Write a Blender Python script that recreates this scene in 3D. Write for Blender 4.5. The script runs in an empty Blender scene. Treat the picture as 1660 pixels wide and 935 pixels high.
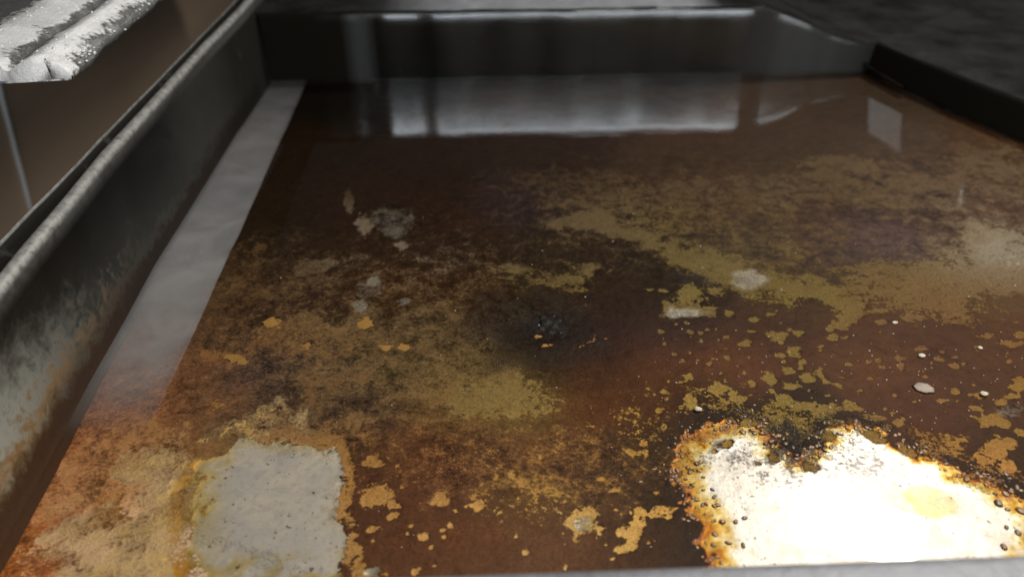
import bpy, math, random
import numpy as np
from mathutils import Vector, Matrix

random.seed(7)
rng = np.random.default_rng(7)
S = bpy.context.scene
C = S.collection

# ------------------------------------------------------------------ camera
FPX, CX, CY, HC = 1303.0, 830.0, 467.5, 0.30          # focal length and centre in photo pixels, height over the water
PITCH, YAW = math.radians(33.94), math.radians(2.9)
FWD = np.array([math.sin(YAW) * math.cos(PITCH), math.cos(YAW) * math.cos(PITCH), -math.sin(PITCH)])
RGT = np.array([math.cos(YAW), -math.sin(YAW), 0.0])
UPV = np.cross(RGT, FWD)
EYE = np.array([0.0, 0.0, HC])

def ray(px, py):
    d = FWD + RGT * ((px - CX) / FPX) + UPV * ((CY - py) / FPX)
    return d / np.linalg.norm(d)

def P(px, py, z=0.0):                                  # photo pixel -> point on the plane at height z
    d = ray(px, py)
    return EYE + d * ((z - HC) / d[2])

cam = bpy.data.cameras.new('camera')
cam.sensor_width = 36.0
cam.lens = 36.0 * FPX / 1660.0
cam.clip_start, cam.clip_end = 0.01, 50
cam.dof.use_dof = True
cam.dof.focus_distance = 0.46
cam.dof.aperture_fstop = 5.8
co = bpy.data.objects.new('camera', cam)
C.objects.link(co)
co.matrix_world = Matrix(((RGT[0], UPV[0], -FWD[0], 0), (RGT[1], UPV[1], -FWD[1], 0), (RGT[2], UPV[2], -FWD[2], HC), (0, 0, 0, 1)))
S.camera = co

# ------------------------------------------------------------------ light
world = bpy.data.worlds.new('World')
S.world = world
world.use_nodes = True
bg = world.node_tree.nodes['Background']
bg.inputs[0].default_value = (0.95, 0.93, 1.0, 1)
bg.inputs[1].default_value = 0.035

def area(name, loc, target, sx, sy, power, col):
    l = bpy.data.lights.new(name, 'AREA')
    l.shape, l.size, l.size_y, l.energy, l.color = 'RECTANGLE', sx, sy, power, col
    o = bpy.data.objects.new(name, l)
    C.objects.link(o)
    o.location = loc
    o.rotation_euler = (Vector(target) - Vector(loc)).to_track_quat('-Z', 'Y').to_euler()
    return o

d = ray(1390, 850)
m = P(1390, 850)
LH = 1.15
lampP = m + np.array([d[0], d[1], -d[2]]) * (LH / -d[2])
area('ceiling_lamp', lampP, (0.2, 0.3, 0), 0.26, 0.13, 12.3, (1.0, 0.975, 0.93))
area('hood_lamp', (0.34, 0.20, 0.58), (0.20, 0.28, 0.0), 0.22, 0.10, 4.2, (1.0, 0.965, 0.90))
area('room_lamp', (0.50, -1.60, 0.725), (0.3, 0.85, 0.05), 2.0, 0.19, 21.0, (0.90, 0.96, 1.0))

S.view_settings.view_transform = 'Standard'
S.view_settings.look = 'None'
S.view_settings.exposure = 0.0
S.view_settings.gamma = 1.0
S.view_settings.use_curve_mapping = False
S.cycles.use_denoising = True
S.cycles.max_bounces = 8
S.cycles.caustics_reflective = False
S.cycles.caustics_refractive = False
S.cycles.sample_clamp_indirect = 6.0

# ------------------------------------------------------------------ helpers
def lin(c):
    c = np.asarray(c, float) / 255.0
    return np.where(c <= 0.04045, c / 12.92, ((c + 0.055) / 1.055) ** 2.4)

def to_px(X, Y, Z):
    dx, dy, dz = X - EYE[0], Y - EYE[1], Z - EYE[2]
    w = dx * FWD[0] + dy * FWD[1] + dz * FWD[2]
    w = np.maximum(w, 1e-3)
    return (CX + FPX * (dx * RGT[0] + dy * RGT[1] + dz * RGT[2]) / w,
            CY - FPX * (dx * UPV[0] + dy * UPV[1] + dz * UPV[2]) / w)

_perm = rng.permutation(512)
def vnoise(x, y):
    xi, yi = np.floor(x).astype(int), np.floor(y).astype(int)
    fx, fy = x - xi, y - yi
    fx, fy = fx * fx * (3 - 2 * fx), fy * fy * (3 - 2 * fy)
    def hsh(a, b):
        return _perm[(_perm[a & 511] + b) & 511] / 511.0
    a, b, c_, d_ = hsh(xi, yi), hsh(xi + 1, yi), hsh(xi, yi + 1), hsh(xi + 1, yi + 1)
    return (a * (1 - fx) + b * fx) * (1 - fy) + (c_ * (1 - fx) + d_ * fx) * fy

def fbm(x, y, octaves=4):
    s, a, t = 0.0, 1.0, 0.0
    for i in range(octaves):
        s = s + a * vnoise(x * 2 ** i + 17.3 * i, y * 2 ** i + 9.1 * i)
        t += a
        a *= 0.55
    return s / t

def mesh_obj(name, verts, faces, mat=None, parent=None, smooth=True, attrs=None):
    me = bpy.data.meshes.new(name)
    me.from_pydata([tuple(map(float, v)) for v in verts], [], faces)
    if smooth:
        me.polygons.foreach_set('use_smooth', [True] * len(me.polygons))
    if attrs:
        for k, v in attrs.items():
            at = me.attributes.new(k, 'FLOAT', 'POINT')
            at.data.foreach_set('value', np.asarray(v, np.float32))
    me.update()
    o = bpy.data.objects.new(name, me)
    C.objects.link(o)
    if mat: me.materials.append(mat)
    if parent: o.parent = parent
    return o

def grid_faces(nr, nc):
    return [(r * nc + c, r * nc + c + 1, (r + 1) * nc + c + 1, (r + 1) * nc + c) for r in range(nr - 1) for c in range(nc - 1)]

def thing(name, label, cat, loc=(0, 0, 0), group=None):
    o = bpy.data.objects.new(name, None)
    C.objects.link(o)
    o.location = loc
    tag(o, label, cat, group)
    return o

def tag(o, label, cat, group=None):
    o['label'], o['category'] = label, cat
    if group: o['group'] = group
    return o

class NT:                                               # small shader-graph writer
    def __init__(self, name):
        self.m = bpy.data.materials.new(name)
        self.m.use_nodes = True
        self.t = self.m.node_tree
        self.t.nodes.clear()
        self.out = self.t.nodes.new('ShaderNodeOutputMaterial')
    def n(self, kind, **kw):
        nd = self.t.nodes.new('ShaderNode' + kind)
        for k, v in kw.items(): setattr(nd, k, v)
        return nd
    def put(self, sock, v):
        if isinstance(v, bpy.types.NodeSocket): self.t.links.new(v, sock)
        elif v is not None:
            if sock.type == 'RGBA' and len(v) == 3: v = (*v, 1)
            sock.default_value = v
    def math(self, op, a, b=None, clamp=False):
        nd = self.n('Math', operation=op, use_clamp=clamp)
        self.put(nd.inputs[0], a)
        if b is not None: self.put(nd.inputs[1], b)
        return nd.outputs[0]
    def step(self, v, lo, hi):
        nd = self.n('MapRange', interpolation_type='SMOOTHSTEP')
        self.put(nd.inputs[0], v); nd.inputs[1].default_value = lo; nd.inputs[2].default_value = hi
        return nd.outputs[0]
    def remap(self, v, lo, hi, a, b):
        nd = self.n('MapRange')
        self.put(nd.inputs[0], v)
        for i, q in enumerate((lo, hi, a, b)): nd.inputs[i + 1].default_value = q
        return nd.outputs[0]
    def mix(self, f, a, b, blend='MIX'):
        nd = self.n('Mix', data_type='RGBA', blend_type=blend)
        self.put(nd.inputs[0], f); self.put(nd.inputs[6], a); self.put(nd.inputs[7], b)
        return nd.outputs[2]
    def mixf(self, f, a, b):
        nd = self.n('Mix', data_type='FLOAT')
        self.put(nd.inputs[0], f); self.put(nd.inputs[2], a); self.put(nd.inputs[3], b)
        return nd.outputs[0]
    def coord(self, scale=(1, 1, 1)):
        tc = self.n('TexCoord')
        mp = self.n('Mapping')
        mp.inputs['Scale'].default_value = scale
        self.t.links.new(tc.outputs['Object'], mp.inputs[0])
        return mp.outputs[0]
    def noise(self, scale, detail=5, rough=0.55, dist=0.0, vec=None):
        nd = self.n('TexNoise')
        self.put(nd.inputs['Vector'], vec or self.coord())
        nd.inputs['Scale'].default_value = scale; nd.inputs['Detail'].default_value = detail
        nd.inputs['Roughness'].default_value = rough; nd.inputs['Distortion'].default_value = dist
        return nd.outputs[0]
    def attr(self, name, out='Color'):
        nd = self.n('Attribute', attribute_name=name)
        return nd.outputs[out]
    def bump(self, h, dist, strength=1.0, normal=None):
        nd = self.n('Bump')
        n_ = self.put(nd.inputs['Strength'], strength); nd.inputs['Distance'].default_value = dist
        self.put(nd.inputs['Height'], h)
        if normal: self.put(nd.inputs['Normal'], normal)
        return nd.outputs[0]
    def bsdf(self, col, rough, metal=0.0, normal=None, spec=0.5, coat=0.0):
        b = self.n('BsdfPrincipled')
        self.put(b.inputs['Base Color'], col); self.put(b.inputs['Roughness'], rough); self.put(b.inputs['Metallic'], metal)
        self.put(b.inputs['Specular IOR Level'], spec); self.put(b.inputs['Coat Weight'], coat)
        if normal: self.put(b.inputs['Normal'], normal)
        self.t.links.new(b.outputs[0], self.out.inputs[0])
        return b

# ------------------------------------------------------------------ materials
def mat_floor():
    n = NT('scale_and_steel')
    c0, c1 = n.attr('crust_colour'), n.attr('scale_colour')
    f = n.n('SeparateColor'); n.t.links.new(n.attr('fields'), f.inputs[0])
    tan_f, met_f, film_f = f.outputs
    g = n.n('SeparateColor'); n.t.links.new(n.attr('fields_more'), g.inputs[0])
    char_f, grain_f, orange_f = g.outputs
    nA = n.noise(130, 6, 0.62, 0.3)
    nB = n.noise(520, 5, 0.62, 0.3)
    nC = n.noise(1300, 3, 0.6)
    nD = n.noise(38, 5, 0.6, 0.6)
    nE = n.noise(1050, 4, 0.65, 0.5)
    # crust
    k = n.math('ADD', n.math('MULTIPLY', n.math('SUBTRACT', nA, 0.5), 1.5), n.math('MULTIPLY', n.math('SUBTRACT', nB, 0.5), 1.3))
    k = n.math('ADD', k, n.math('MULTIPLY', n.math('SUBTRACT', nC, 0.5), 1.2))
    k = n.math('ADD', k, n.math('MULTIPLY', n.math('SUBTRACT', nE, 0.5), 0.9))
    k = n.math('ADD', k, n.math('MULTIPLY', n.math('SUBTRACT', nD, 0.5), 1.1))
    k = n.math('MAXIMUM', n.math('ADD', n.math('MULTIPLY', k, n.math('ADD', 0.62, n.math('MULTIPLY', grain_f, 0.9))), 1.0), 0.22)
    comb = n.n('CombineColor')
    for i in range(3): n.put(comb.inputs[i], k)
    crust = n.mix(1.0, c0, comb.outputs[0], 'MULTIPLY')
    red = n.step(n.math('ADD', nD, n.math('MULTIPLY', n.math('SUBTRACT', nB, 0.5), 0.5)), 0.52, 0.75)
    crust = n.mix(n.math('MULTIPLY', red, 0.32), crust, n.mix(1.0, crust, (1.25, 0.86, 0.62), 'MULTIPLY'))
    grey = n.step(n.noise(24, 5, 0.6, 0.8, n.coord((1, 1.5, 1))), 0.55, 0.72)
    crust = n.mix(n.math('MULTIPLY', grey, 0.3), crust, n.mix(1.0, crust, (0.92, 1.0, 1.25), 'MULTIPLY'))
    # thin olive scale laid bare where the crust has flaked off
    jit = n.math('ADD', n.math('MULTIPLY', n.math('SUBTRACT', nB, 0.5), 1.5), n.math('MULTIPLY', n.math('SUBTRACT', nA, 0.5), 1.5))
    jit = n.math('ADD', jit, n.math('MULTIPLY', n.math('SUBTRACT', nD, 0.5), n.math('MULTIPLY', grain_f, 2.2)))
    jit = n.math('ADD', jit, n.math('MULTIPLY', n.math('SUBTRACT', nE, 0.5), 0.9))
    tj = n.math('ADD', tan_f, jit)
    tm = n.mixf(grain_f, n.step(tj, -0.03, 0.10), n.math('MULTIPLY', n.step(tj, -0.45, 0.6), 0.85))
    kt = n.math('ADD', 1.0, n.math('ADD', n.math('MULTIPLY', n.math('SUBTRACT', nB, 0.5), 1.1), n.math('MULTIPLY', n.math('SUBTRACT', nC, 0.5), 0.9)))
    combt = n.n('CombineColor')
    for i in range(3): n.put(combt.inputs[i], kt)
    tanc = n.mix(1.0, c1, combt.outputs[0], 'MULTIPLY')
    pit = n.step(nE, 0.54, 0.64)
    tanc = n.mix(n.math('MULTIPLY', n.step(nD, 0.5, 0.68), 0.35), tanc, n.mix(1.0, tanc, (0.72, 0.62, 0.5), 'MULTIPLY'))
    tanc = n.mix(n.math('MULTIPLY', pit, 0.6), tanc, (0.03, 0.017, 0.007))
    crust = n.mix(n.math('MULTIPLY', n.step(n.math('ADD', nE, n.math('MULTIPLY', n.math('SUBTRACT', nD, 0.5), 0.5)), 0.58, 0.68), 0.7), crust, n.mix(1.0, crust, (0.3, 0.28, 0.26), 'MULTIPLY'))
    col = n.mix(tm, crust, tanc)
    fleck = n.math('MULTIPLY', n.step(n.math('ADD', nE, n.math('MULTIPLY', n.math('SUBTRACT', nA, 0.5), 0.5)), 0.60, 0.68), n.math('MULTIPLY', grain_f, 0.75))
    col = n.mix(fleck, col, n.mix(1.0, c1, (1.25, 1.15, 0.95), 'MULTIPLY'))
    # orange rust freckles
    om = n.step(n.math('ADD', orange_f, n.math('MULTIPLY', jit, 0.8)), 0.0, 0.14)
    col = n.mix(om, col, n.mix(nB, (0.30, 0.15, 0.035), (0.36, 0.23, 0.075)))
    # bare steel under a film of burnt grease: the film's thickness gives straw, amber and brown
    mj = n.math('ADD', met_f, n.math('MULTIPLY', jit, 0.55))
    mm = n.mixf(grain_f, n.step(mj, -0.03, 0.08), n.step(mj, -0.30, 0.42))
    t = n.math('MAXIMUM', n.math('ADD', film_f, n.math('MULTIPLY', n.math('SUBTRACT', nA, 0.5), n.math('MULTIPLY', film_f, 2.2))), 0.0)
    t = n.math('ADD', t, n.math('MULTIPLY', n.step(nE, 0.62, 0.72), 0.5))
    ch = n.n('CombineColor')
    for i, kk in enumerate((0.33, 0.80, 2.5)):
        n.put(ch.inputs[i], n.math('POWER', 2.718, n.math('MULTIPLY', t, -kk)))
    dirt = n.mix(n.step(nD, 0.42, 0.66), (0.52, 0.525, 0.53), (0.42, 0.40, 0.375))
    dirt = n.mix(n.math('MULTIPLY', n.step(nB, 0.56, 0.70), 0.5), dirt, (0.19, 0.18, 0.185))
    steel = n.mix(1.0, dirt, ch.outputs[0], 'MULTIPLY')
    scrib = n.math('MULTIPLY', grain_f, n.step(n.math('ADD', n.math('MULTIPLY', nB, 0.6), n.math('MULTIPLY', nA, 0.4)), 0.47, 0.58))
    steel = n.mix(n.math('MULTIPLY', scrib, 0.85), steel, (0.13, 0.125, 0.14))
    sc = n.noise(60, 2, 0.5, 0, n.coord((1, 14, 1)))
    steel = n.mix(n.math('MULTIPLY', n.step(sc, 0.62, 0.66), 0.22), steel, (0.35, 0.35, 0.36))
    pits = n.step(n.noise(330, 2, 0.4, 0.3, n.coord((1, 1.0, 1))), 0.70, 0.735)
    steel = n.mix(n.math('MULTIPLY', pits, 0.75), steel, (0.10, 0.08, 0.06))
    col = n.mix(mm, col, steel)
    # soot
    cm = n.step(n.math('ADD', char_f, n.math('ADD', n.math('MULTIPLY', jit, 0.7), n.math('MULTIPLY', n.math('SUBTRACT', nE, 0.5), 2.2))), -0.02, 0.35)
    col = n.mix(cm, col, n.mix(nB, (0.006, 0.005, 0.006), (0.03, 0.026, 0.03)))
    dull = n.attr('dull', 'Fac')
    lc = n.mix(n.step(nD, 0.38, 0.64), (0.56, 0.56, 0.56), (0.70, 0.67, 0.62))
    lc = n.mix(n.math('MULTIPLY', n.step(nA, 0.52, 0.7), 0.5), lc, (0.40, 0.40, 0.41))
    pits2 = n.step(n.noise(430, 3, 0.5, 0.3), 0.655, 0.695)
    lc = n.mix(n.math('MULTIPLY', n.step(nA, 0.38, 0.46), 0.28), n.mix(1.0, lc, (0.70, 0.69, 0.70), 'MULTIPLY'), lc)
    lc = n.mix(n.math('MULTIPLY', pits2, 0.85), lc, (0.10, 0.085, 0.07))
    lc = n.mix(n.math('MULTIPLY', n.step(nB, 0.62, 0.72), 0.5), lc, (0.80, 0.77, 0.70))
    lc = n.mix(n.step(dull, 0.95, 0.7), lc, n.mix(nA, (0.66, 0.43, 0.22), (0.90, 0.76, 0.54)))
    lc = n.mix(1.0, lc, ch.outputs[0], 'MULTIPLY')
    col = n.mix(n.math('MULTIPLY', n.math('MULTIPLY', n.step(dull, 0.1, 0.6), mm), n.math('SUBTRACT', 1.0, cm)), col, lc)
    metal = n.math('MULTIPLY', n.math('MULTIPLY', n.math('MULTIPLY', mm, n.math('SUBTRACT', 1.0, n.math('MULTIPLY', dull, 0.8))), n.math('SUBTRACT', 1.0, cm)), 0.62)
    rough = n.mixf(mm, n.mixf(tm, n.math('ADD', 0.5, n.math('MULTIPLY', n.math('SUBTRACT', nB, 0.5), 0.5)), 0.62), 0.42)
    hgt = n.math('ADD', n.math('MULTIPLY', nB, 0.5), n.math('MULTIPLY', nC, 0.22))
    hgt = n.math('ADD', hgt, n.math('MULTIPLY', nA, 0.5))
    hgt = n.math('MULTIPLY', hgt, n.math('SUBTRACT', 1.0, n.math('MULTIPLY', mm, 0.75)))
    hgt = n.math('SUBTRACT', hgt, n.math('MULTIPLY', tm, 0.35))
    hgt = n.math('SUBTRACT', hgt, n.math('MULTIPLY', mm, 0.25))
    n.bsdf(col, rough, metal, n.bump(hgt, 0.0011, 0.8), n.mixf(mm, 0.10, 0.4))
    return n.m

def mat_wall():
    n = NT('greasy_steel')
    h = n.attr('height_up', 'Fac')          # 0 at the waterline, 1 at the crest
    a = n.attr('along', 'Fac')              # metres away from the camera end
    grime_shade = n.attr('grime_shade', 'Fac')  # dirt together with painted-in shade
    crest = n.attr('crest', 'Fac')
    n1 = n.noise(22, 6, 0.6, 0.5)
    n2 = n.noise(75, 7, 0.65, 0.8)
    n3 = n.noise(500, 4, 0.6)
    n4 = n.noise(190, 5, 0.6, 0.4)
    j = n.math('ADD', n.math('MULTIPLY', n.math('SUBTRACT', n2, 0.5), 1.0), n.math('MULTIPLY', n.math('SUBTRACT', n4, 0.5), 0.6))
    col = n.mix(n1, (0.065, 0.065, 0.055), (0.125, 0.125, 0.112))
    col = n.mix(n.math('MULTIPLY', n.step(n4, 0.5, 0.75), 0.3), col, (0.06, 0.058, 0.05))
    # paler, less metallic tone on the near end of the wall
    near = n.remap(a, 0.24, 0.46, 1.0, 0.0)
    lime = n.math('MULTIPLY', n.step(n.math('ADD', n.math('SUBTRACT', near, n.math('MULTIPLY', n.step(h, 0.3, 1.0), 0.6)), n.math('MULTIPLY', j, 0.7)), 0.05, 0.85), 0.92)  # lime: mask of the paler tone on the near end
    near_pale_col = n.mix(n2, (0.36, 0.36, 0.27), (0.27, 0.28, 0.28))
    near_pale_col = n.mix(n.math('MULTIPLY', n.step(n4, 0.56, 0.68), 0.45), near_pale_col, (0.13, 0.13, 0.12))
    col = n.mix(lime, col, near_pale_col)
    # rust blotches, then rust and the floor's dark reflection painted along the water
    rz = n.math('ADD', h, n.math('MULTIPLY', j, -1.15))
    ru = n.math('MULTIPLY', n.step(rz, 0.46, 0.10), n.remap(a, 0.30, 0.50, 1.0, 0.06))
    col = n.mix(n.math('MULTIPLY', ru, 0.85), col, n.mix(n3, (0.09, 0.046, 0.010), (0.24, 0.125, 0.024)))
    rust_reflection = n.step(n.math('ADD', h, n.math('MULTIPLY', j, -0.26)), 0.27, 0.09)
    rust_reflection = n.math('MULTIPLY', rust_reflection, n.remap(a, 0.80, 0.84, 0.95, 0.0))
    col = n.mix(rust_reflection, col, n.mix(n3, n.mix(near, (0.007, 0.004, 0.002), (0.028, 0.011, 0.004)), n.mix(near, (0.018, 0.008, 0.004), (0.055, 0.021, 0.007))))
    edge = n.math('MULTIPLY', n.math('MULTIPLY', n.step(n.math('ABSOLUTE', n.math('SUBTRACT', n.math('ADD', h, n.math('MULTIPLY', j, -0.26)), 0.25)), 0.07, 0.0), near), 0.6)
    col = n.mix(edge, col, (0.25, 0.13, 0.03))
    back = n.remap(a, 0.88, 0.89, 0.0, 1.0)
    streak = n.noise(40, 4, 0.6, 0.0, n.coord((1.0, 1.0, 0.06)))
    col = n.mix(back, col, n.mix(streak, (0.13, 0.135, 0.14), (0.24, 0.245, 0.25)))
    gm = n.math('MULTIPLY', grime_shade, n.step(n.math('ADD', n1, n.math('MULTIPLY', j, 0.3)), 0.22, 0.45), True)
    gm = n.math('MAXIMUM', gm, n.math('MULTIPLY', back, grime_shade))
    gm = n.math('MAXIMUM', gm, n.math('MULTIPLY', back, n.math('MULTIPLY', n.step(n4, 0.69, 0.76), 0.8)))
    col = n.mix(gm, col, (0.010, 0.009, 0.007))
    crest_highlight = n.math('MULTIPLY', crest, n.remap(n4, 0.30, 0.60, 0.55, 1.0))  # pale highlight painted along the crest and the outer lip
    col = n.mix(crest_highlight, col, n.mix(n3, (0.24, 0.235, 0.22), (0.50, 0.49, 0.46)))
    nonmetal = n.math('MAXIMUM', n.math('MAXIMUM', n.math('MULTIPLY', ru, 0.9), rust_reflection), n.math('MAXIMUM', n.math('MULTIPLY', lime, 0.85), n.math('MAXIMUM', gm, n.math('MULTIPLY', crest_highlight, 0.75))))
    metal = n.math('SUBTRACT', 1.0, nonmetal, True)
    rough = n.mixf(nonmetal, n.math('ADD', n.mixf(back, 0.30, 0.125), n.math('MULTIPLY', n.math('SUBTRACT', n1, 0.5), 0.10)), n.mixf(back, 0.62, 0.14))
    n.bsdf(col, rough, metal, n.bump(n.math('ADD', n2, n.math('MULTIPLY', n4, 0.4)), 0.0006, n.math('MULTIPLY', n.mixf(nonmetal, 0.12, 0.7), n.remap(back, 0.0, 1.0, 1.0, 0.16))), n.mixf(gm, 0.25, 0.03))
    return n.m

def mat_rim(tone=1.0):
    n = NT('worn_rim_steel')
    n1, n2, n3 = n.noise(60, 6, 0.65, 0.5), n.noise(260, 5, 0.6, 0.2), n.noise(25, 4, 0.6)
    dk = n.attr('grime_shade', 'Fac')  # dirt, and the deck's dimness put into the colour
    col = n.mix(n1, (0.24 * tone, 0.245 * tone, 0.265 * tone), (0.50 * tone, 0.51 * tone, 0.54 * tone))
    col = n.mix(n.math('MULTIPLY', n.step(n2, 0.52, 0.68), 0.6), col, (0.14, 0.14, 0.15))
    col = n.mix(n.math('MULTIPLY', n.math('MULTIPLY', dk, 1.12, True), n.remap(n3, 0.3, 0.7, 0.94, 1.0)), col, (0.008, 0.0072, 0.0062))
    n.bsdf(col, n.mixf(dk, n.remap(n1, 0.3, 0.7, 0.35, 0.6), 0.95), n.math('MULTIPLY', n.math('SUBTRACT', 1.0, dk), 0.2), n.bump(n.math('ADD', n1, n.math('MULTIPLY', n2, 0.5)), 0.0014, 0.7), n.mixf(dk, 0.5, 0.03))
    return n.m

def mat_water():
    n = NT('still_water')
    b = n.bump(n.noise(9, 2, 0.4), 0.0012, 0.25)
    geo = n.n('NewGeometry')
    dt = n.n('VectorMath', operation='DOT_PRODUCT')
    n.t.links.new(geo.outputs['Incoming'], dt.inputs[0]); n.t.links.new(b, dt.inputs[1])
    cosi = n.math('ABSOLUTE', dt.outputs['Value'])
    schlick = n.math('POWER', n.math('SUBTRACT', 1.0, cosi, True), 5.0)
    fres = n.math('ADD', 0.03, n.math('MULTIPLY', schlick, 0.97))
    gl = n.n('BsdfGlossy'); gl.inputs['Roughness'].default_value = 0.03
    n.put(gl.inputs['Normal'], b)
    tr = n.n('BsdfTransparent'); tr.inputs[0].default_value = (0.97, 0.93, 0.86, 1)
    mx = n.n('MixShader')
    n.t.links.new(fres, mx.inputs[0]); n.t.links.new(tr.outputs[0], mx.inputs[1]); n.t.links.new(gl.outputs[0], mx.inputs[2])
    n.t.links.new(mx.outputs[0], n.out.inputs[0])
    return n.m

def mat_blister():
    n = NT('burnt_grease_bead')
    n1 = n.noise(900, 3)
    oi = n.n('ObjectInfo')
    c = n.mix(oi.outputs['Random'], (0.05, 0.022, 0.008), (0.24, 0.10, 0.022))
    bb = n.bsdf(c, 0.34, 0.0, n.bump(n1, 0.0003, 0.3), 0.5, 0.0)
    bb.inputs['IOR'].default_value = 2.2
    return n.m

def mat_simple(name, c0, c1, scale, rough, metal=0.0, bump=0.001, detail=6, spec=0.5):
    n = NT(name)
    n1 = n.noise(scale, detail, 0.62, 0.3)
    n2 = n.noise(scale * 6, 4, 0.6)
    c = n.mix(n.math('ADD', n.math('MULTIPLY', n1, 0.7), n.math('MULTIPLY', n2, 0.3)), c0, c1)
    n.bsdf(c, rough, metal, n.bump(n.math('ADD', n1, n.math('MULTIPLY', n2, 0.4)), bump, 0.7), spec)
    return n.m

M_FLOOR, M_WALL, M_RIM, M_WATER, M_BEAD = mat_floor(), mat_wall(), mat_rim(), mat_water(), mat_blister()

# ------------------------------------------------------------------ the pan: outline at the waterline
left_px = [(-120, 1110), (0, 890), (80, 745), (150, 612), (200, 525), (250, 432), (305, 345), (350, 272), (384, 217), (398, 198), (430, 150)]
LW = np.array([P(*q)[:2] for q in left_px])
ZF = -0.005                                             # the pan's bottom, just under the water
yb0, yb1 = P(500, 123)[1], P(1380, 121)[1]
YB = 0.5 * (yb0 + yb1)

def x_left(Y): return np.interp(Y, LW[:, 1], LW[:, 0])
right_px = [(1405, 113), (1465, 141), (1560, 184), (1660, 226), (1800, 285), (2100, 410), (2500, 600)]
RW = np.array([P(*q)[:2] for q in right_px])[::-1]
def x_right(Y): return np.interp(Y, RW[:, 1], RW[:, 0])

pan = thing('water_pan', 'long steel water pan with a rusty, flaking, burnt bottom under shallow water', 'pan')

# ------------------------------------------------------------------ pan bottom: fields of crust, scale and bare steel
NX, NY = 860, 640
s_ = np.linspace(0, 1, NX)
yy = 0.10 + (YB + 0.012 - 0.10) * np.linspace(0, 1, NY) ** 1.25
Yg, Sg = np.meshgrid(yy, s_, indexing='ij')
xl, xr = x_left(yy) - 0.004, np.minimum(x_right(yy) + 0.004, 0.72)
Xg = xl[:, None] + Sg * (xr - xl)[:, None]
X, Y = Xg.ravel(), Yg.ravel()
U, V = to_px(X, Y, ZF)

W1, W2 = fbm(X * 45, Y * 45, 3) - 0.5, fbm(X * 45 + 40, Y * 45 + 7, 3) - 0.5
W3, W4 = fbm(X * 190 + 3, Y * 190, 3) - 0.5, fbm(X * 190 + 71, Y * 190 + 13, 3) - 0.5
PXS = FPX / np.hypot(np.hypot(X, Y), HC)                # pixels per metre across the line of sight
def ell(cx, cy, rx, ry, rot=0.0, warp=1.0):
    amp = warp * min(1.0, max(0.05, (rx - 8) / 50.0))
    fine = warp * min(1.0, rx / 16.0)
    du = U - cx + (W1 * 0.050 * amp + W3 * 0.009 * fine) * PXS
    dv = V - cy + (W2 * 0.030 * amp + W4 * 0.006 * fine) * PXS
    if rot:
        c_, s2 = math.cos(math.radians(rot)), math.sin(math.radians(rot))
        du, dv = du * c_ + dv * s2, -du * s2 + dv * c_
    return 1.0 - np.sqrt((du / rx) ** 2 + (dv / ry) ** 2)

def capsule(pts, r):
    best = np.full(U.shape, 1e9)
    for (x0, y0, *a0), (x1, y1, *a1) in zip(pts[:-1], pts[1:]):
        r0 = a0[0] if a0 else r
        r1 = a1[0] if a1 else r
        dx, dy = x1 - x0, (y1 - y0)
        t = np.clip(((U - x0) * dx + (V - y0) * dy) / (dx * dx + dy * dy), 0, 1)
        dd = np.hypot(U + W1 * 0.022 * PXS + W3 * 0.008 * PXS - x0 - t * dx, (V + W2 * 0.016 * PXS + W4 * 0.006 * PXS - y0 - t * dy) * 1.3) / (r0 + (r1 - r0) * t)
        best = np.minimum(best, dd)
    return 1.0 - best

def poly_sd(pts):                                       # signed distance in metres on the bottom, positive inside
    W = [P(a, b, ZF)[:2] for a, b in pts]
    dmin = np.full(X.shape, 1e9)
    ins = np.zeros(X.shape, bool)
    for (x0, y0), (x1, y1) in zip(W, W[1:] + W[:1]):
        dx, dy = x1 - x0, y1 - y0
        t = np.clip(((X - x0) * dx + (Y - y0) * dy) / (dx * dx + dy * dy), 0, 1)
        dmin = np.minimum(dmin, np.hypot(X - x0 - t * dx, Y - y0 - t * dy))
        cr = ((y0 > Y) != (y1 > Y))
        with np.errstate(divide='ignore', invalid='ignore'):
            ins ^= cr & (X < (x1 - x0) * (Y - y0) / (y1 - y0 + 1e-12) + x0)
    return np.where(ins, dmin, -dmin)

def controls(rows, sx=62, sy=40):
    num, den = np.zeros((len(U), 3)), np.full(len(U), 1e-9)
    for y, row in rows:
        for x, c in row:
            w = np.exp(-((U - x) / sx) ** 2 - ((V - y) / sy) ** 2) + 1e-7 / (1 + ((U - x) / sx) ** 2 + ((V - y) / sy) ** 2)
            num += w[:, None] * lin(c)
            den += w
    return num / den[:, None]

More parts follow.
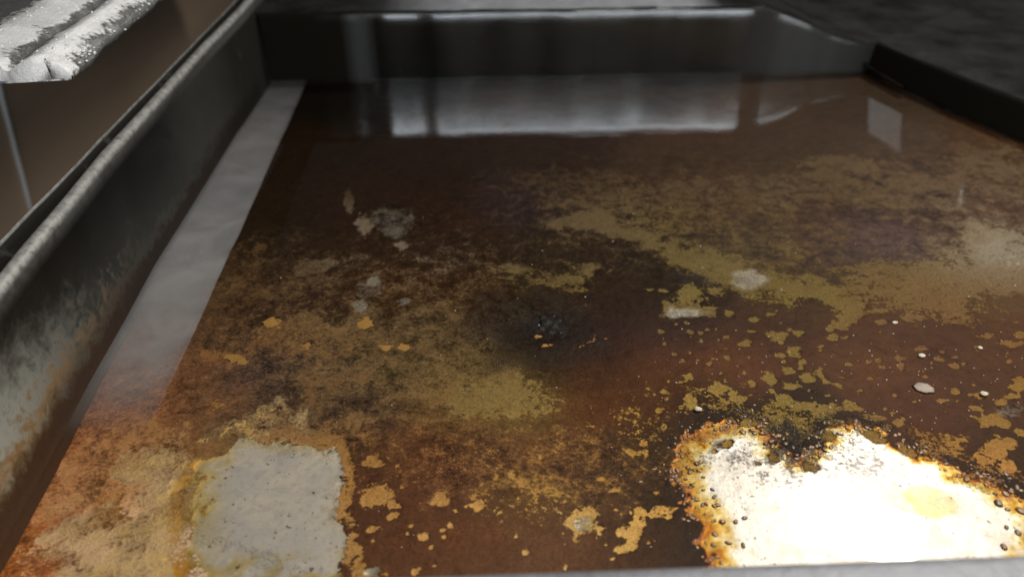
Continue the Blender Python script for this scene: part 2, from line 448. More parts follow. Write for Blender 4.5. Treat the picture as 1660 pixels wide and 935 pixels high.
crust_rows = [
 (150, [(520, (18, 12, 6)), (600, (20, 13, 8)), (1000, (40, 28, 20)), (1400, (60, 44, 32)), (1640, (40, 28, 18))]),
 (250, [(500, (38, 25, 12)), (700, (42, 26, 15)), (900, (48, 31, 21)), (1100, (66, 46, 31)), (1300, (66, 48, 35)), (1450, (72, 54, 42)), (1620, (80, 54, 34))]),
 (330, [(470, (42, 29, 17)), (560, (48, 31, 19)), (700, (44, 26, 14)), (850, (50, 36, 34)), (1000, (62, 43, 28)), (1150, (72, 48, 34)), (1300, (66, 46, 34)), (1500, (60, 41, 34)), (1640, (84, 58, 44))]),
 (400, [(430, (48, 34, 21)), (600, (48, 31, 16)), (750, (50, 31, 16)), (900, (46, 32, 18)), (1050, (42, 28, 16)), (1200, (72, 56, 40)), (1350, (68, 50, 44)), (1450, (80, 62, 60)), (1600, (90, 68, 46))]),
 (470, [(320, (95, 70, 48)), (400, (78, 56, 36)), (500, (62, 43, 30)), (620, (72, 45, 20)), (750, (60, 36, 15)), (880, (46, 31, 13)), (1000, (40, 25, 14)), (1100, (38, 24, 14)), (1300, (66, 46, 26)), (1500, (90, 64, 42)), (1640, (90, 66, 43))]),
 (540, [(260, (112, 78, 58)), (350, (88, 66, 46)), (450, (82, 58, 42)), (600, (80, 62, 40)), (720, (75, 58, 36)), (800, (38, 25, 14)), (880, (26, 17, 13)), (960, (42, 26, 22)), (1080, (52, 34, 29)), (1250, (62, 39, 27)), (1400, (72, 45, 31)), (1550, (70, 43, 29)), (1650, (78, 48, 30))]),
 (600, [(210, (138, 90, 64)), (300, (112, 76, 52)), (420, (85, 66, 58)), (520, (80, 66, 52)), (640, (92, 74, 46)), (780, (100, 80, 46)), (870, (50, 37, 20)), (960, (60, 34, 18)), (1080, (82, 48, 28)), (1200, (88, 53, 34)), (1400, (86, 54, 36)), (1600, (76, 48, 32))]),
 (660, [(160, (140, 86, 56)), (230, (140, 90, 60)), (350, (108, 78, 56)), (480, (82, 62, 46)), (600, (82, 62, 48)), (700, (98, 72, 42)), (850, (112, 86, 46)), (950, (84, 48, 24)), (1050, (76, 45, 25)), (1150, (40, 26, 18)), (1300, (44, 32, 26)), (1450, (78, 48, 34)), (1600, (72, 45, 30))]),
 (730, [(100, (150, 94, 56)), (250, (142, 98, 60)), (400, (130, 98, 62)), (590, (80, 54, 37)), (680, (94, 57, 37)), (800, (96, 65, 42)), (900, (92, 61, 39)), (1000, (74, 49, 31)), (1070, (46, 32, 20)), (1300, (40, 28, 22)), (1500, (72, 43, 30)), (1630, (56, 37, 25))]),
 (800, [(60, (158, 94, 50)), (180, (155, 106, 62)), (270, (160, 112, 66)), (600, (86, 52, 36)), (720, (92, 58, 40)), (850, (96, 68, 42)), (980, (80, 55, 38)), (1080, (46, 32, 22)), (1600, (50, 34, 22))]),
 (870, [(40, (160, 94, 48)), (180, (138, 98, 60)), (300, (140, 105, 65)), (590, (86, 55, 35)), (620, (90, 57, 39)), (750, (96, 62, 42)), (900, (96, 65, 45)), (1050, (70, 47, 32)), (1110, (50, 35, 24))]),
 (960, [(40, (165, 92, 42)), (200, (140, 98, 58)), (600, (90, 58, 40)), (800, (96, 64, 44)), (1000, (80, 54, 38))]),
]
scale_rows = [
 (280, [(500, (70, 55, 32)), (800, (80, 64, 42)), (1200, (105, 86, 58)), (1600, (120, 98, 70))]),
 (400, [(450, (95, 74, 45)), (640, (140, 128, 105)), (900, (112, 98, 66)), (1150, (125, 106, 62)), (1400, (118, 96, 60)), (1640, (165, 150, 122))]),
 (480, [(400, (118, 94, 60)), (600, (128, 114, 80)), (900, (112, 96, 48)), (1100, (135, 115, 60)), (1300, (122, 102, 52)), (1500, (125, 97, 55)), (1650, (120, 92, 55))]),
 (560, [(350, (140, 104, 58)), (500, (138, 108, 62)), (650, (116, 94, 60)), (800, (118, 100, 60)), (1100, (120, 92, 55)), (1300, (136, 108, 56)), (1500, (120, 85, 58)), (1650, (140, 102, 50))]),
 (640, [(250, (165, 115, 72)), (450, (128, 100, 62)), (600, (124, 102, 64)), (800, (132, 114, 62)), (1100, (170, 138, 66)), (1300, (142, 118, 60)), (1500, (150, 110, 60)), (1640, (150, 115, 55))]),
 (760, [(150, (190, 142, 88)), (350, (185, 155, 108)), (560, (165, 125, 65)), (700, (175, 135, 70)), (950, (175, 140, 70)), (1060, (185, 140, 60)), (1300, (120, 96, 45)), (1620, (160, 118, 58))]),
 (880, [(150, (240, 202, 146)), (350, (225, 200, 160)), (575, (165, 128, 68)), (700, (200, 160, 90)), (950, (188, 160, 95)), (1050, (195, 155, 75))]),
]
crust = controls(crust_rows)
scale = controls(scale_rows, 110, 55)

tan = np.full(U.shape, -1.0)
def add_tan(f, hard=1.0, top=1.0):
    global tan
    tan = np.maximum(tan, np.clip(f * hard, -1, top))

spots = [  # round flaked spots: x, y, rx, ry in the photograph
 (1117,611,9,6),(1164,627,18,12),(1188,638,9,4),(1219,622,7,6),(1250,614,12,9),(1280,602,11,7),(1312,612,15,6),(1282,624,13,6),(1252,632,6,5),
 (1289,572,13,9),(1304,587,8,5),(1268,577,9,5),(1376,589,7,4),(1424,584,7,4),(1459,580,6,6),(1459,594,8,6),(1493,565,12,4),(1522,582,10,4),(1549,593,9,5),
 (1528,570,7,3),(1547,580,7,3),(1547,636,9,6),(1525,648,10,4),(1579,658,14,6),(1586,641,9,5),(1600,682,22,11),(1626,688,14,7),(1653,624,15,14),(1640,644,14,7),
 (1623,651,10,7),(1653,702,12,7),(1269,648,18,10),(1302,656,25,12),(1333,665,25,13),(1377,658,20,10),(1414,676,20,8),(1458,686,11,9),(1437,693,8,7),(1120,654,12,14),
 (1198,648,14,8),(1616,730,20,18),(1632,757,14,14),(1638,718,14,8),(1596,746,10,8),(1182,507,8,6),(1223,517,9,6),(1247,509,11,4),(1221,536,9,4),(1210,556,11,6),
 (1264,545,14,9),(1294,539,9,6),(1350,547,10,6),(1371,543,11,3),(1344,532,9,6),(1365,518,24,10),(1384,504,16,14),(1117,539,8,5),(1074,536,7,4),(1430,504,18,6),
 (1481,513,18,6),(1428,522,10,6),(1600,545,15,5),(1638,558,18,5),(1653,543,10,7),(1055,470,10,4),(1077,472,8,4),(607,746,15,10),(616,800,24,22),(639,817,10,7),
 (632,837,12,9),(605,857,10,8),(719,804,14,12),(773,819,11,9),(829,769,8,8),(804,772,5,5),(659,862,5,4),(666,851,4,3),(684,868,8,7),(731,851,6,5),(719,869,4,4),
 (715,857,5,3),(950,842,27,24),(973,775,7,4),(999,793,11,6),(849,896,7,6),(675,923,7,6),(605,922,24,13),(576,867,9,8),(1025,732,16,7),(1076,690,5,5),
 (1078,636,7,4),(1069,665,7,5),(1128,474,26,15),(1165,470,14,8),(567,325,9,18),(590,365,14,14),(650,398,14,8),(425,400,10,5),(1440,352,7,3),
 (1010,860,12,10),(1500,610,5,3),(1410,612,5,3),(1340,640,6,3),(1450,640,5,3),(1180,580,6,4),(1150,590,5,3),(1095,575,5,3)]
for q in spots: add_tan(ell(*q), 1.3, 1.0)
for _ in range(90):                                     # the smaller spots strewn between them
    q = (random.uniform(1060, 1660), random.uniform(515, 670), random.uniform(2, 6), random.uniform(1.5, 3.5))
    add_tan(ell(*q) , 0.9)
for _ in range(70):                                     # past the frame's right edge
    q = (random.uniform(1670, 2700), random.uniform(420, 1000), random.uniform(6, 34), random.uniform(4, 18))
    add_tan(ell(*q), 1.0)
for _ in range(26):
    q = (random.uniform(590, 1080), random.uniform(740, 930), random.uniform(2, 4.5), random.uniform(2, 4))
    add_tan(ell(*q), 0.9)
add_tan(ell(1112, 503, 44, 17, 0, 0.4), 1.3)
add_tan(capsule([(1306, 599), (1335, 606), (1368, 618)], 7), 1.2)
add_tan(capsule([(1003, 872), (1020, 850), (1045, 832), (1080, 826)], 13), 1.2)
add_tan(capsule([(1028, 690), (1036, 706), (1043, 724)], 8), 1.2)
add_tan(capsule([(900, 362, 18), (965, 360, 24), (1040, 387, 24), (1110, 415, 27), (1190, 440, 36), (1260, 463, 36), (1330, 470, 34), (1385, 497, 24)], 20), 0.9, 0.62)
add_tan(ell(1130, 375, 180, 48, 14), 0.5, -0.12)
add_tan(ell(1010, 320, 150, 36, 8), 0.5, 0.06)
add_tan(ell(1520, 465, 150, 42, 0), 0.7, 0.40)
add_tan(ell(1660, 430, 140, 60, 0), 0.8, 0.5)
add_tan(ell(1600, 395, 60, 26, 15), 1.2, 0.7)
add_tan(ell(1480, 305, 170, 28, 3), 0.8, 0.15)
add_tan(ell(1350, 280, 75, 20, -4), 0.9, 0.40)
add_tan(ell(1220, 310, 120, 24, 2), 0.7, 0.10)
add_tan(ell(1610, 265, 80, 24, 5), 0.8, 0.25)
add_tan(ell(800, 648, 100, 38, 4, 0.5), 1.2, 0.95)
add_tan(ell(640, 600, 120, 40, -6), 0.7, 0.02)
add_tan(ell(560, 555, 150, 46, -4), 0.6, -0.08)
add_tan(ell(515, 540, 66, 24, 0), 0.9, 0.22)
add_tan(ell(905, 448, 85, 17, 0), 0.8, 0.16)
add_tan(ell(740, 470, 150, 40, 0), 0.5, -0.28)
add_tan(ell(505, 430, 30, 15, 0), 0.9, 0.4)
add_tan(ell(360, 575, 45, 14, 10), 1.0, 0.3)
add_tan(ell(420, 460, 70, 50, 0), 0.6, -0.08)
add_tan(ell(900, 745, 200, 60, 0), 0.5, -0.30)
add_tan(ell(870, 800, 60, 40, 0), 0.6, -0.10)
add_tan(ell(587, 685, 26, 13, 0), 1.0, 0.6)
add_tan(ell(480, 700, 100, 30, -8), 1.0, 0.40)
add_tan(capsule([(552, 690), (562, 770), (570, 830), (564, 900), (562, 960)], 18), 0.8, 0.25)
add_tan(ell(220, 800, 70, 30, -25), 1.0, 0.5)
add_tan(ell(150, 885, 60, 34, -25), 1.0, 0.6)
add_tan(ell(270, 870, 60, 45, -10), 1.0, 0.6)
add_tan(ell(200, 740, 120, 30, -25), 0.7, 0.0)
add_tan(ell(110, 760, 20, 12, -40), 1.0, 0.3)
add_tan(ell(330, 920, 120, 40, 0), 1.0, 0.6)
add_tan(ell(80, 880, 30, 12, -40), 1.0, 0.3)
add_tan(ell(1120, 700, 90, 45, 0), 0.5, -0.15)
add_tan(ell(1280, 690, 120, 32, 10), 0.6, 0.25)
add_tan(ell(1560, 745, 90, 22, 25), 0.6, 0.10)

# bare steel
metal = np.full(U.shape, -1.0)
film = np.zeros(U.shape)
big = [(1090,745),(1100,712),(1140,686),(1200,674),(1235,690),(1258,716),(1300,738),(1330,722),(1348,690),(1380,684),(1430,700),(1490,733),(1560,763),(1620,783),(1668,812),(1695,850),(1700,985),(1165,985),(1140,905),(1128,850),(1108,800),(1083,770)]
sd = poly_sd(big) * 1000
wob = (fbm(X * 130, Y * 130, 4) - 0.5)
wob2 = fbm(X * 420 + 9, Y * 420, 3) - 0.5
sdw = sd + wob * 17 + wob2 * 9
metal = np.maximum(metal, np.clip(sdw / 7.0, -1, 1))
wl = np.interp(U, [1080, 1180, 1300, 1400, 1560, 1700], [24, 20, 13, 8, 12, 22])
film_big = 2.9 * np.clip(1 - sdw / wl, 0, 1.2) ** 1.9
film = np.where(sd > -12, film_big, film)
film = film + np.clip(ell(1515, 812, 48, 27, 15, 0.25) * 1.4, 0, 0.24) + np.clip(ell(1480, 830, 70, 40, 15), 0, 1) * 0.12
small = [(385,708),(430,716),(480,722),(520,727),(546,732),(553,760),(555,800),(549,838),(560,870),(557,985),(330,985),(312,920),(300,850),(306,790),(330,752),(365,738)]
sd2 = poly_sd(small) * 1000
sdw2 = sd2 + wob * 9 + wob2 * 7 + np.clip((400 - U) / 80, 0, 1) * (fbm(X * 70 + 2, Y * 70, 3) - 0.5) * 50
metal = np.maximum(metal, np.clip(sdw2 / 6.0, -1, 1))
film2 = np.interp(U, [380, 500, 540], [0.35, 0.25, 0.06]) * np.clip(1 - sdw2 / 9, 0, 1) ** 1.3 + 0.5 * np.clip((380 - U) / 80, 0, 1) * fbm(X * 90, Y * 90, 3) + 0.9 * np.clip((V - 885) / 50, 0, 1) * np.clip(fbm(X * 120 + 5, Y * 120, 3) - 0.45, 0, 1) * 3
film = np.where(sd2 > -8, film2, film)
for cx, cy, rx, ry, top in [(1110,508,30,10,0.22),(1213,450,25,16,0.08),(637,357,30,17,-0.16),(598,472,18,17,-0.14),(655,488,11,6,0.08),(585,497,10,8,0.02),(605,922,18,8,0.4),
                            (950,846,17,14,0.05),(1638,667,22,9,-0.05),(1640,408,60,20,-0.04),(640,375,18,10,-0.05),(607,457,10,8,0.1)]:
    e = ell(cx, cy, rx, ry, 0, 0.45)
    metal = np.maximum(metal, np.clip(e, -1, top))
    film = np.where(e > -0.3, np.maximum(film, 0.16 - 0.2 * np.clip(e, 0, 1)), film)
for cx, cy, rx, ry, top in [(200, 885, 110, 50, 0.0), (285, 800, 60, 60, 0.02), (120, 860, 50, 24, -0.1), (230, 760, 60, 26, -0.15), (330, 930, 120, 40, 0.05), (420, 692, 70, 18, 0.0)]:
    e = ell(cx, cy, rx, ry, -20)
    metal = np.maximum(metal, np.clip(e, -1, top))
    film = np.where((e > -0.3) & (sd2 < -8), np.maximum(film, 0.08 + 0.30 * fbm(X * 80 + 30, Y * 80, 3)), film)
# islands of scale left on the steel
for cx, cy, rx, ry, rot in [(1180,722,16,10,-10),(1255,740,9,10,30),(1320,753,15,8,15),(1420,715,26,9,25),(1470,735,22,9,25),(1208,685,9,7,0),(1345,705,14,7,20),(1230,751,6,3,0),(1160,731,5,3,0),(1290,712,18,9,10)]:
    e = ell(cx, cy, rx, ry, rot)
    metal = np.where(e > -0.2, np.minimum(metal, np.clip(-e * 1.6, -1, 1)), metal)
    add_tan(e, 1.5, 1.0)

char = np.full(U.shape, -1.0)
char = np.maximum(char, np.clip(ell(888, 527, 34, 24), -1, 0.55))
char = np.maximum(char, np.clip(ell(860, 545, 110, 62), -1, 0.02))
band = np.clip(1 - np.abs(sd + 5) / 6.5, -1, 1) * np.interp(U, [1080, 1150, 1250, 1450, 1500, 1640], [0.0, 0.25, 0.5, 0.35, 0.25, 0.4])
char = np.maximum(char, np.where(np.abs(sd) < 20, band - 0.12, -1))
char = np.maximum(char, np.clip(ell(1290, 705, 50, 26, 20), -1, 0.35))
char = np.maximum(char, np.clip(ell(1130, 445, 50, 12, 5), -1, 0.15))
orange = np.full(U.shape, -1.0)
for cx, cy, rx, ry in [(442,522,14,8),(592,524,12,7),(625,563,8,4),(655,564,10,5),(872,545,8,5),(885,561,10,3),(380,580,16,7),(395,586,10,5),(1205,700,0.1,0.1),(500,560,10,5)]:
    orange = np.maximum(orange, np.clip(ell(cx, cy, rx, ry), -1, 0.7))
orange = np.maximum(orange, np.clip(capsule([(925, 560), (960, 549), (990, 538)], 5), -1, 0.15))
orange = np.maximum(orange, np.clip(ell(1250, 712, 170, 40), -1, -0.12))
orange = np.maximum(orange, np.clip(ell(180, 720, 150, 110), -1, -0.2))
grain = np.clip(np.clip(ell(600, 560, 420, 220) * 2.2, 0, 1) + np.clip(ell(1150, 360, 560, 130) * 1.5, 0, 0.7) + np.clip(ell(900, 760, 260, 70) * 2, 0, 0.8) + np.clip(ell(1600, 320, 300, 130) * 2, 0, 0.7) + np.clip(ell(110, 800, 260, 260) * 3, 0, 0.9), 0, 1)
for cx, cy, rx, ry in [(1110,508,34,12),(1213,450,30,20),(637,357,36,22),(598,472,24,22),(655,488,14,9),(585,497,14,10),(1638,667,26,12),(607,457,12,10)]:
    grain = np.maximum(grain, np.clip(ell(cx, cy, rx, ry, 0, 0.45) * 3 + 1.2, 0, 0.85))
grain = np.where(sd > 4, np.clip(ell(1330, 765, 200, 42, 6) * 1.6, 0, 0.9) + np.clip(ell(1165, 700, 40, 22) * 2, 0, 0.5), grain)

relief = (fbm(X * 60, Y * 60, 5) - 0.5) * 0.0010 + (fbm(X * 240, Y * 240, 3) - 0.5) * 0.0005
rel = relief * (1 - 0.7 * np.clip(metal * 2, 0, 1)) - 0.0004 * np.clip(tan * 3, 0, 1) - 0.0006 * np.clip(metal * 3, 0, 1)
Z = ZF + rel

me = bpy.data.meshes.new('pan_bottom')
nv = NX * NY
me.vertices.add(nv)
me.vertices.foreach_set('co', np.stack([X, Y, Z], 1).astype(np.float32).ravel())
ii = (np.arange(NY - 1)[:, None] * NX + np.arange(NX - 1)[None]).ravel()
quads = np.stack([ii, ii + 1, ii + NX + 1, ii + NX], 1)
me.loops.add(quads.size)
me.loops.foreach_set('vertex_index', quads.ravel().astype(np.int32))
me.polygons.add(len(quads))
me.polygons.foreach_set('loop_start', (np.arange(len(quads)) * 4).astype(np.int32))
me.polygons.foreach_set('use_smooth', np.ones(len(quads), bool))
def vcol(name, rgb):
    at = me.attributes.new(name, 'FLOAT_COLOR', 'POINT')
    a4 = np.ones((nv, 4), np.float32); a4[:, :3] = rgb
    at.data.foreach_set('color', a4.ravel())
dl = me.attributes.new('dull', 'FLOAT', 'POINT')
dl.data.foreach_set('value', np.clip(np.maximum(sd2 / 10 + 1.0, np.where((U < 500) & (V > 640), 0.68, 0.0)), 0, 1).astype(np.float32))
far_tone = np.interp(V, [250, 420, 540, 650, 800], [0.80, 0.80, 0.92, 1.0, 1.05])       # crust and scale darker farther from the camera
far_tone = far_tone + (np.interp(V, [250, 450, 650, 800], [0.95, 0.90, 0.95, 1.0]) - far_tone) * np.clip((U - 1000) / 300, 0, 1)
far_tone = np.where(U < 380, np.maximum(far_tone, np.clip((380 - U) / 120, 0, 1)), far_tone)
vcol('crust_colour', crust * np.array([0.93, 1.0, 1.06]) * far_tone[:, None])
olive = np.clip((U - 950) / 150, 0, 1) * np.clip((760 - V) / 60, 0, 1)
vcol('scale_colour', scale * np.array([0.98, 0.96, 1.18]) * (far_tone * (1 - 0.16 * olive))[:, None] * (1 - olive[:, None] * np.array([0.10, 0.02, 0.04])))
vcol('fields', np.stack([tan, metal, film], 1))
vcol('fields_more', np.stack([char, grain, orange], 1))
me.update(calc_edges=True)
me.validate()
me.materials.append(M_FLOOR)
bottom = bpy.data.objects.new('pan_bottom', me)
C.objects.link(bottom)
bottom.parent = pan

# ------------------------------------------------------------------ walls and rims (one profile swept along the outline)
def sweep(name, path, profile, mat, attrs_fn):
    """path: rows of (x, y, nx, ny, crest height, lean); profile: rows of (outward share of the lean, outward, share of crest, up)"""
    verts, cols = [], {}
    for k, (x, y, nx, ny, H, lean) in enumerate(path):
        for j, (ls, o, hs, u) in enumerate(profile):
            off = ls * lean + o
            verts.append((x + nx * off, y + ny * off, hs * H + u))
            for key, val in attrs_fn(k, j, path[k], profile[j]).items(): cols.setdefault(key, []).append(val)
    return mesh_obj(name, verts, grid_faces(len(path), len(profile)), mat, pan, True, cols)

def resample(pts, step):
    pts = np.asarray(pts, float)
    s = np.concatenate([[0], np.cumsum(np.hypot(*np.diff(pts[:, :2], axis=0).T))])
    t = np.linspace(0, s[-1], max(3, int(s[-1] / step) + 1))
    return np.stack([np.interp(t, s, pts[:, i]) for i in range(pts.shape[1])], 1)

# left wall: up along the waterline, then a rounded corner into the back wall
HL, HB = 0.087, 0.072
RC = 0.035
yc = YB - RC
left = [(x_left(y), y) for y in np.concatenate([np.linspace(LW[0, 1], YB, 90), np.linspace(YB + 0.02, YB + 0.5, 14)])]
corner = [(float(x_left(YB)) - 0.001, YB)]
pl = np.array(left)
tg = np.gradient(pl, axis=0)
for _ in range(3): tg[1:-1] = (tg[:-2] + tg[1:-1] + tg[2:]) / 3
tg /= np.linalg.norm(tg, axis=1)[:, None]
nrm = np.stack([-tg[:, 1], tg[:, 0]], 1)
Hs = np.interp(np.arange(len(pl)), [0, 60, len(pl) - 1], [HL, HL, HL])
leans = []
for (x, y), H in zip(pl, Hs):                            # the crest is straight while the foot is dented
    c0_, c1_ = P(11, 467, HL), P(414, 0, HL)
    xcrest = c0_[0] + (c1_[0] - c0_[0]) * (y - c0_[1]) / (c1_[1] - c0_[1])
    leans.append(float(np.clip(x - xcrest, 0.006, 0.02)))
leans = np.array(leans)
left_path = [(a[0], a[1], b[0], b[1], H, l) for a, b, H, l in zip(pl, nrm, Hs, leans)]

wall_prof = [(0, -0.004, 0, ZF - 0.002), (0, -0.0022, 0, -0.003), (0, 0, 0, 0.0), (0.06, 0.0006, 0.06, 0), (0.14, 0.0008, 0.14, 0), (0.25, 0.001, 0.25, 0), (0.4, 0.001, 0.4, 0), (0.55, 0.0008, 0.55, 0),
             (0.7, 0.0005, 0.7, 0), (0.84, 0, 0.85, 0), (0.95, 0, 0.94, 0), (0.97, 0.0005, 1, -0.0025), (0.99, 0.002, 1, -0.0006), (1, 0.0045, 1, 0), (1, 0.0065, 1, -0.0008), (1, 0.008, 1, -0.003),
             (1, 0.0088, 1, -0.008), (1, 0.0092, 1, -0.016)]
def left_attr(k, j, p, q):
    h = min(1.0, max(0.0, (q[2] * p[4] + q[3]) / p[4]))
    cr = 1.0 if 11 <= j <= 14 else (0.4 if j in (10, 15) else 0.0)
    gr = 0.0 if j < 15 else 1.0  # shade of the groove painted in beyond the crest
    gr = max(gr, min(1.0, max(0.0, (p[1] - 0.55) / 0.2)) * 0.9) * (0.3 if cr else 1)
    return dict(height_up=h, along=p[1], grime_shade=gr, crest=cr)
sweep('side_wall', left_path, wall_prof, M_WALL, left_attr)

# flange and outer lip beside the left wall
lip0, lip1 = P(0, 392, HL), P(380, 3, HL)
fl = []
for y in np.linspace(LW[0, 1], YB + 0.5, 80):
    c0_, c1_ = P(11, 467, HL), P(414, 0, HL)
    xi = c0_[0] + (c1_[0] - c0_[0]) * (y - c0_[1]) / (c1_[1] - c0_[1]) - 0.0092
    xo = lip0[0] + (lip1[0] - lip0[0]) * (y - lip0[1]) / (lip1[1] - lip0[1])
    fl.append((xi, xo, y))
verts, at = [], {'grime_shade': [], 'height_up': [], 'along': [], 'crest': []}
prof = [(0.0, -0.020, 1), (0.22, -0.019, 1), (0.36, -0.013, 1), (0.75, -0.004, 1), (0.90, -0.001, 0.9), (0.95, 0.0006, 0.0), (1.04, 0.0, 0.0), (1.07, -0.004, 0.5), (1.07, -0.05, 0.6), (1.08, -0.16, 0.6)]  # third value blackens the groove: its shade is painted in
for xi, xo, y in fl:
    for f_, dz, g_ in prof:
        w_ = 0.0012 * (fbm(np.array([y * 30.0]), np.array([f_ * 3.0]), 3)[0] - 0.5)
        verts.append((xi + (xo - xi) * f_, y, HL + dz + w_))
        at['grime_shade'].append(g_); at['height_up'].append(0.9); at['along'].append(max(y, 0.6)); at['crest'].append(1.0 if 0.94 < f_ < 1.05 else 0.0)
mesh_obj('side_flange', verts, grid_faces(len(fl), len(prof)), M_WALL, pan, True, at)

# back wall: full height on the left, its crest sagging towards the right
bpx = [(0, 0)]
x0b = corner[-1][0]
xr0 = RW[-1][0]
bx = np.linspace(x0b, xr0, 90)
def crest_back(x):
    u, _ = to_px(np.array([x]), np.array([YB]), np.array([0.06]))
    return float(np.interp(u[0], [500, 1240, 1300, 1350, 1420], [HB, HB, 0.058, 0.042, 0.030]))
ybk = lambda x: float(np.interp(x, [x0b, xr0], [corner[-1][1], RW[-1][1]]))
back_path = [(x, ybk(x) + 0.0012 * math.sin(x * 41) + 0.0008 * math.sin(x * 97 + 1), 0.0, 1.0, crest_back(x), -0.006 * crest_back(x) / HB) for x in bx]
def back_attr(k, j, p, q):
    h = min(1.0, max(0.0, (q[2] * p[4] + q[3]) / p[4]))
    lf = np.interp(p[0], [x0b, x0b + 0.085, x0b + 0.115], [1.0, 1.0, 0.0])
    rt = np.interp(p[0], [0.28, 0.46], [0.0, 1.0])  # both ends darkened in colour to fade out the lamp's reflection
    return dict(height_up=0.6 + 0.4 * h, along=0.95, grime_shade=max(lf, rt, 1.0 if j >= len(back_prof) - 3 else 0.0), crest=0.0)
back_prof = [(q, 0, q, 0) for q in (-0.1, 0.0, 0.1, 0.25, 0.4, 0.6, 0.8, 0.95)] + [(1, 0.0004, 1, -0.0006), (1, 0.003, 1, 0), (1, 0.006, 1, 0)]
sweep('back_wall', back_path, back_prof, M_WALL, back_attr)

# rim deck behind the back wall
dprof = [0.0015, 0.004, 0.008, 0.014, 0.022, 0.035, 0.055, 0.09, 0.15, 0.25, 0.45, 1.0, 2.2]
verts, at = [], {'grime_shade': []}
dx = np.concatenate([np.linspace(x0b - 0.010, x0b, 4)[:-1], bx, np.linspace(xr0, xr0 + 1.6, 20)[1:]])
for x in dx:
    H = crest_back(x)
    u = to_px(np.array([x]), np.array([YB]), np.array([H]))[0][0]
    for i, o in enumerate(dprof):
        lump = (fbm(np.array([x * 60.0]), np.array([o * 60.0]), 4)[0] - 0.45) * 0.006 * (1.0 if i > 0 else 0.4)
        hz = H + lump + (0.072 - H) * 0.0
        verts.append((x, ybk(min(max(x, x0b), xr0)) + o - 0.004, hz - 0.0006 - (0.006 if x > xr0 else 0.0)))
        at['grime_shade'].append(max(float(np.interp(u, [500, 620, 760, 1120, 1180], [1.0, 0.85, 0.1, 0.2, 0.97])), float(np.interp(o, [0.06, 0.16], [0.0, 0.97]))))  # painted light: bright strip at the front left, dim elsewhere
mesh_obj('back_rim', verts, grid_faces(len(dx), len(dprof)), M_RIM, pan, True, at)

# right-hand ledge: a low wall and a flat deck
rp = resample(RW[::-1], 0.012)
tg = np.gradient(rp, axis=0); tg /= np.linalg.norm(tg, axis=1)[:, None]
rn = np.stack([-tg[:, 1], tg[:, 0]], 1)
right_path = [(a[0], a[1], b[0], b[1], 0.030, 0.003) for a, b in zip(rp, rn)]
if right_path[0][2] < 0: right_path = [(a, b, -c_, -d_, e, f_) for a, b, c_, d_, e, f_ in right_path]
sweep('side_wall', right_path, back_prof, M_WALL, lambda k, j, p, q: dict(height_up=0.8, along=0.95, grime_shade=1.0, crest=0.0))
verts, at = [], {'grime_shade': []}
op = [0.004, 0.008, 0.016, 0.03, 0.06, 0.12, 0.25, 0.5, 0.9, 1.6, 2.6]
for p in right_path:
    for i, o in enumerate(op):
        lump = (fbm(np.array([p[0] * 30.0 + o * 9]), np.array([p[1] * 30.0 + o * 25]), 4)[0] - 0.5) * 0.005
        verts.append((p[0] + o, p[1] + o * 0.8, 0.0294 + lump * (i > 0)))
        at['grime_shade'].append(0.93)  # dark all over: the deck's lack of light is put into the colour
mesh_obj('side_ledge', verts, grid_faces(len(right_path), len(op)), M_RIM, pan, True, at)

# front rim, near the camera
f0, f1 = P(480, 936.5, 0.07), P(1700, 893, 0.07)
dv = (f1 - f0)[:2]; L = np.linalg.norm(dv); dv /= L
nv2 = np.array([dv[1], -dv[0]])                          # towards the camera
verts, at = [], {'grime_shade': []}
fp = [(0.0005, -0.074), (0.0003, -0.012), (0.0, -0.004), (0.0006, -0.0012), (0.0022, 0.0), (0.005, 0.0002), (0.010, 0.0), (0.016, -0.0005), (0.020, -0.002), (0.022, -0.006), (0.0225, -0.03)]
ts = np.linspace(-0.25, 3.2, 200)
for t in ts:
    b = f0[:2] + dv * L * t
    for o, z in fp:
        w_ = (fbm(np.array([t * 40.0]), np.array([o * 200.0]), 3)[0] - 0.5) * 0.0008
        verts.append((b[0] + nv2[0] * (o + w_), b[1] + nv2[1] * (o + w_), 0.07 + z + w_))
        at['grime_shade'].append(0.0)
mesh_obj('front_rim', verts, grid_faces(len(ts), len(fp)), mat_rim(0.45), pan, True, at)

# thin steel strap and tab at the far right corner
def ribbon(name, pts, width, thick, mat, parent, side=(0, 0, 1)):
    pts = [np.array(p, float) for p in pts]
    s2 = np.array(side, float); s2 /= np.linalg.norm(s2)
    verts, faces = [], []
    for i, p in enumerate(pts):
        t = pts[min(i + 1, len(pts) - 1)] - pts[max(i - 1, 0)]
        t /= np.linalg.norm(t)
        nn = np.cross(t, s2); nn /= np.linalg.norm(nn)
        for a, b in ((-.5, -.5), (.5, -.5), (.5, .5), (-.5, .5)):
            verts.append(p + s2 * a * width + nn * b * thick)
    for i in range(len(pts) - 1):
        for k in range(4):
            a, b = i * 4 + k, i * 4 + (k + 1) % 4
            faces.append((a, b, b + 4, a + 4))
    faces += [(3, 2, 1, 0), tuple(len(verts) - 4 + k for k in range(4))]
    return mesh_obj(name, verts, faces, mat, parent, False)
M_STRAP = mat_simple('dull_strap_steel', (0.22, 0.22, 0.22), (0.32, 0.32, 0.31), 80, 0.12, 1.0, 0.0002)
ribbon('ledge_strip', [P(1366, 82, 0.008), P(1415, 110, 0.008), P(1467, 141, 0.006)], 0.003, 0.005, M_STRAP, pan)

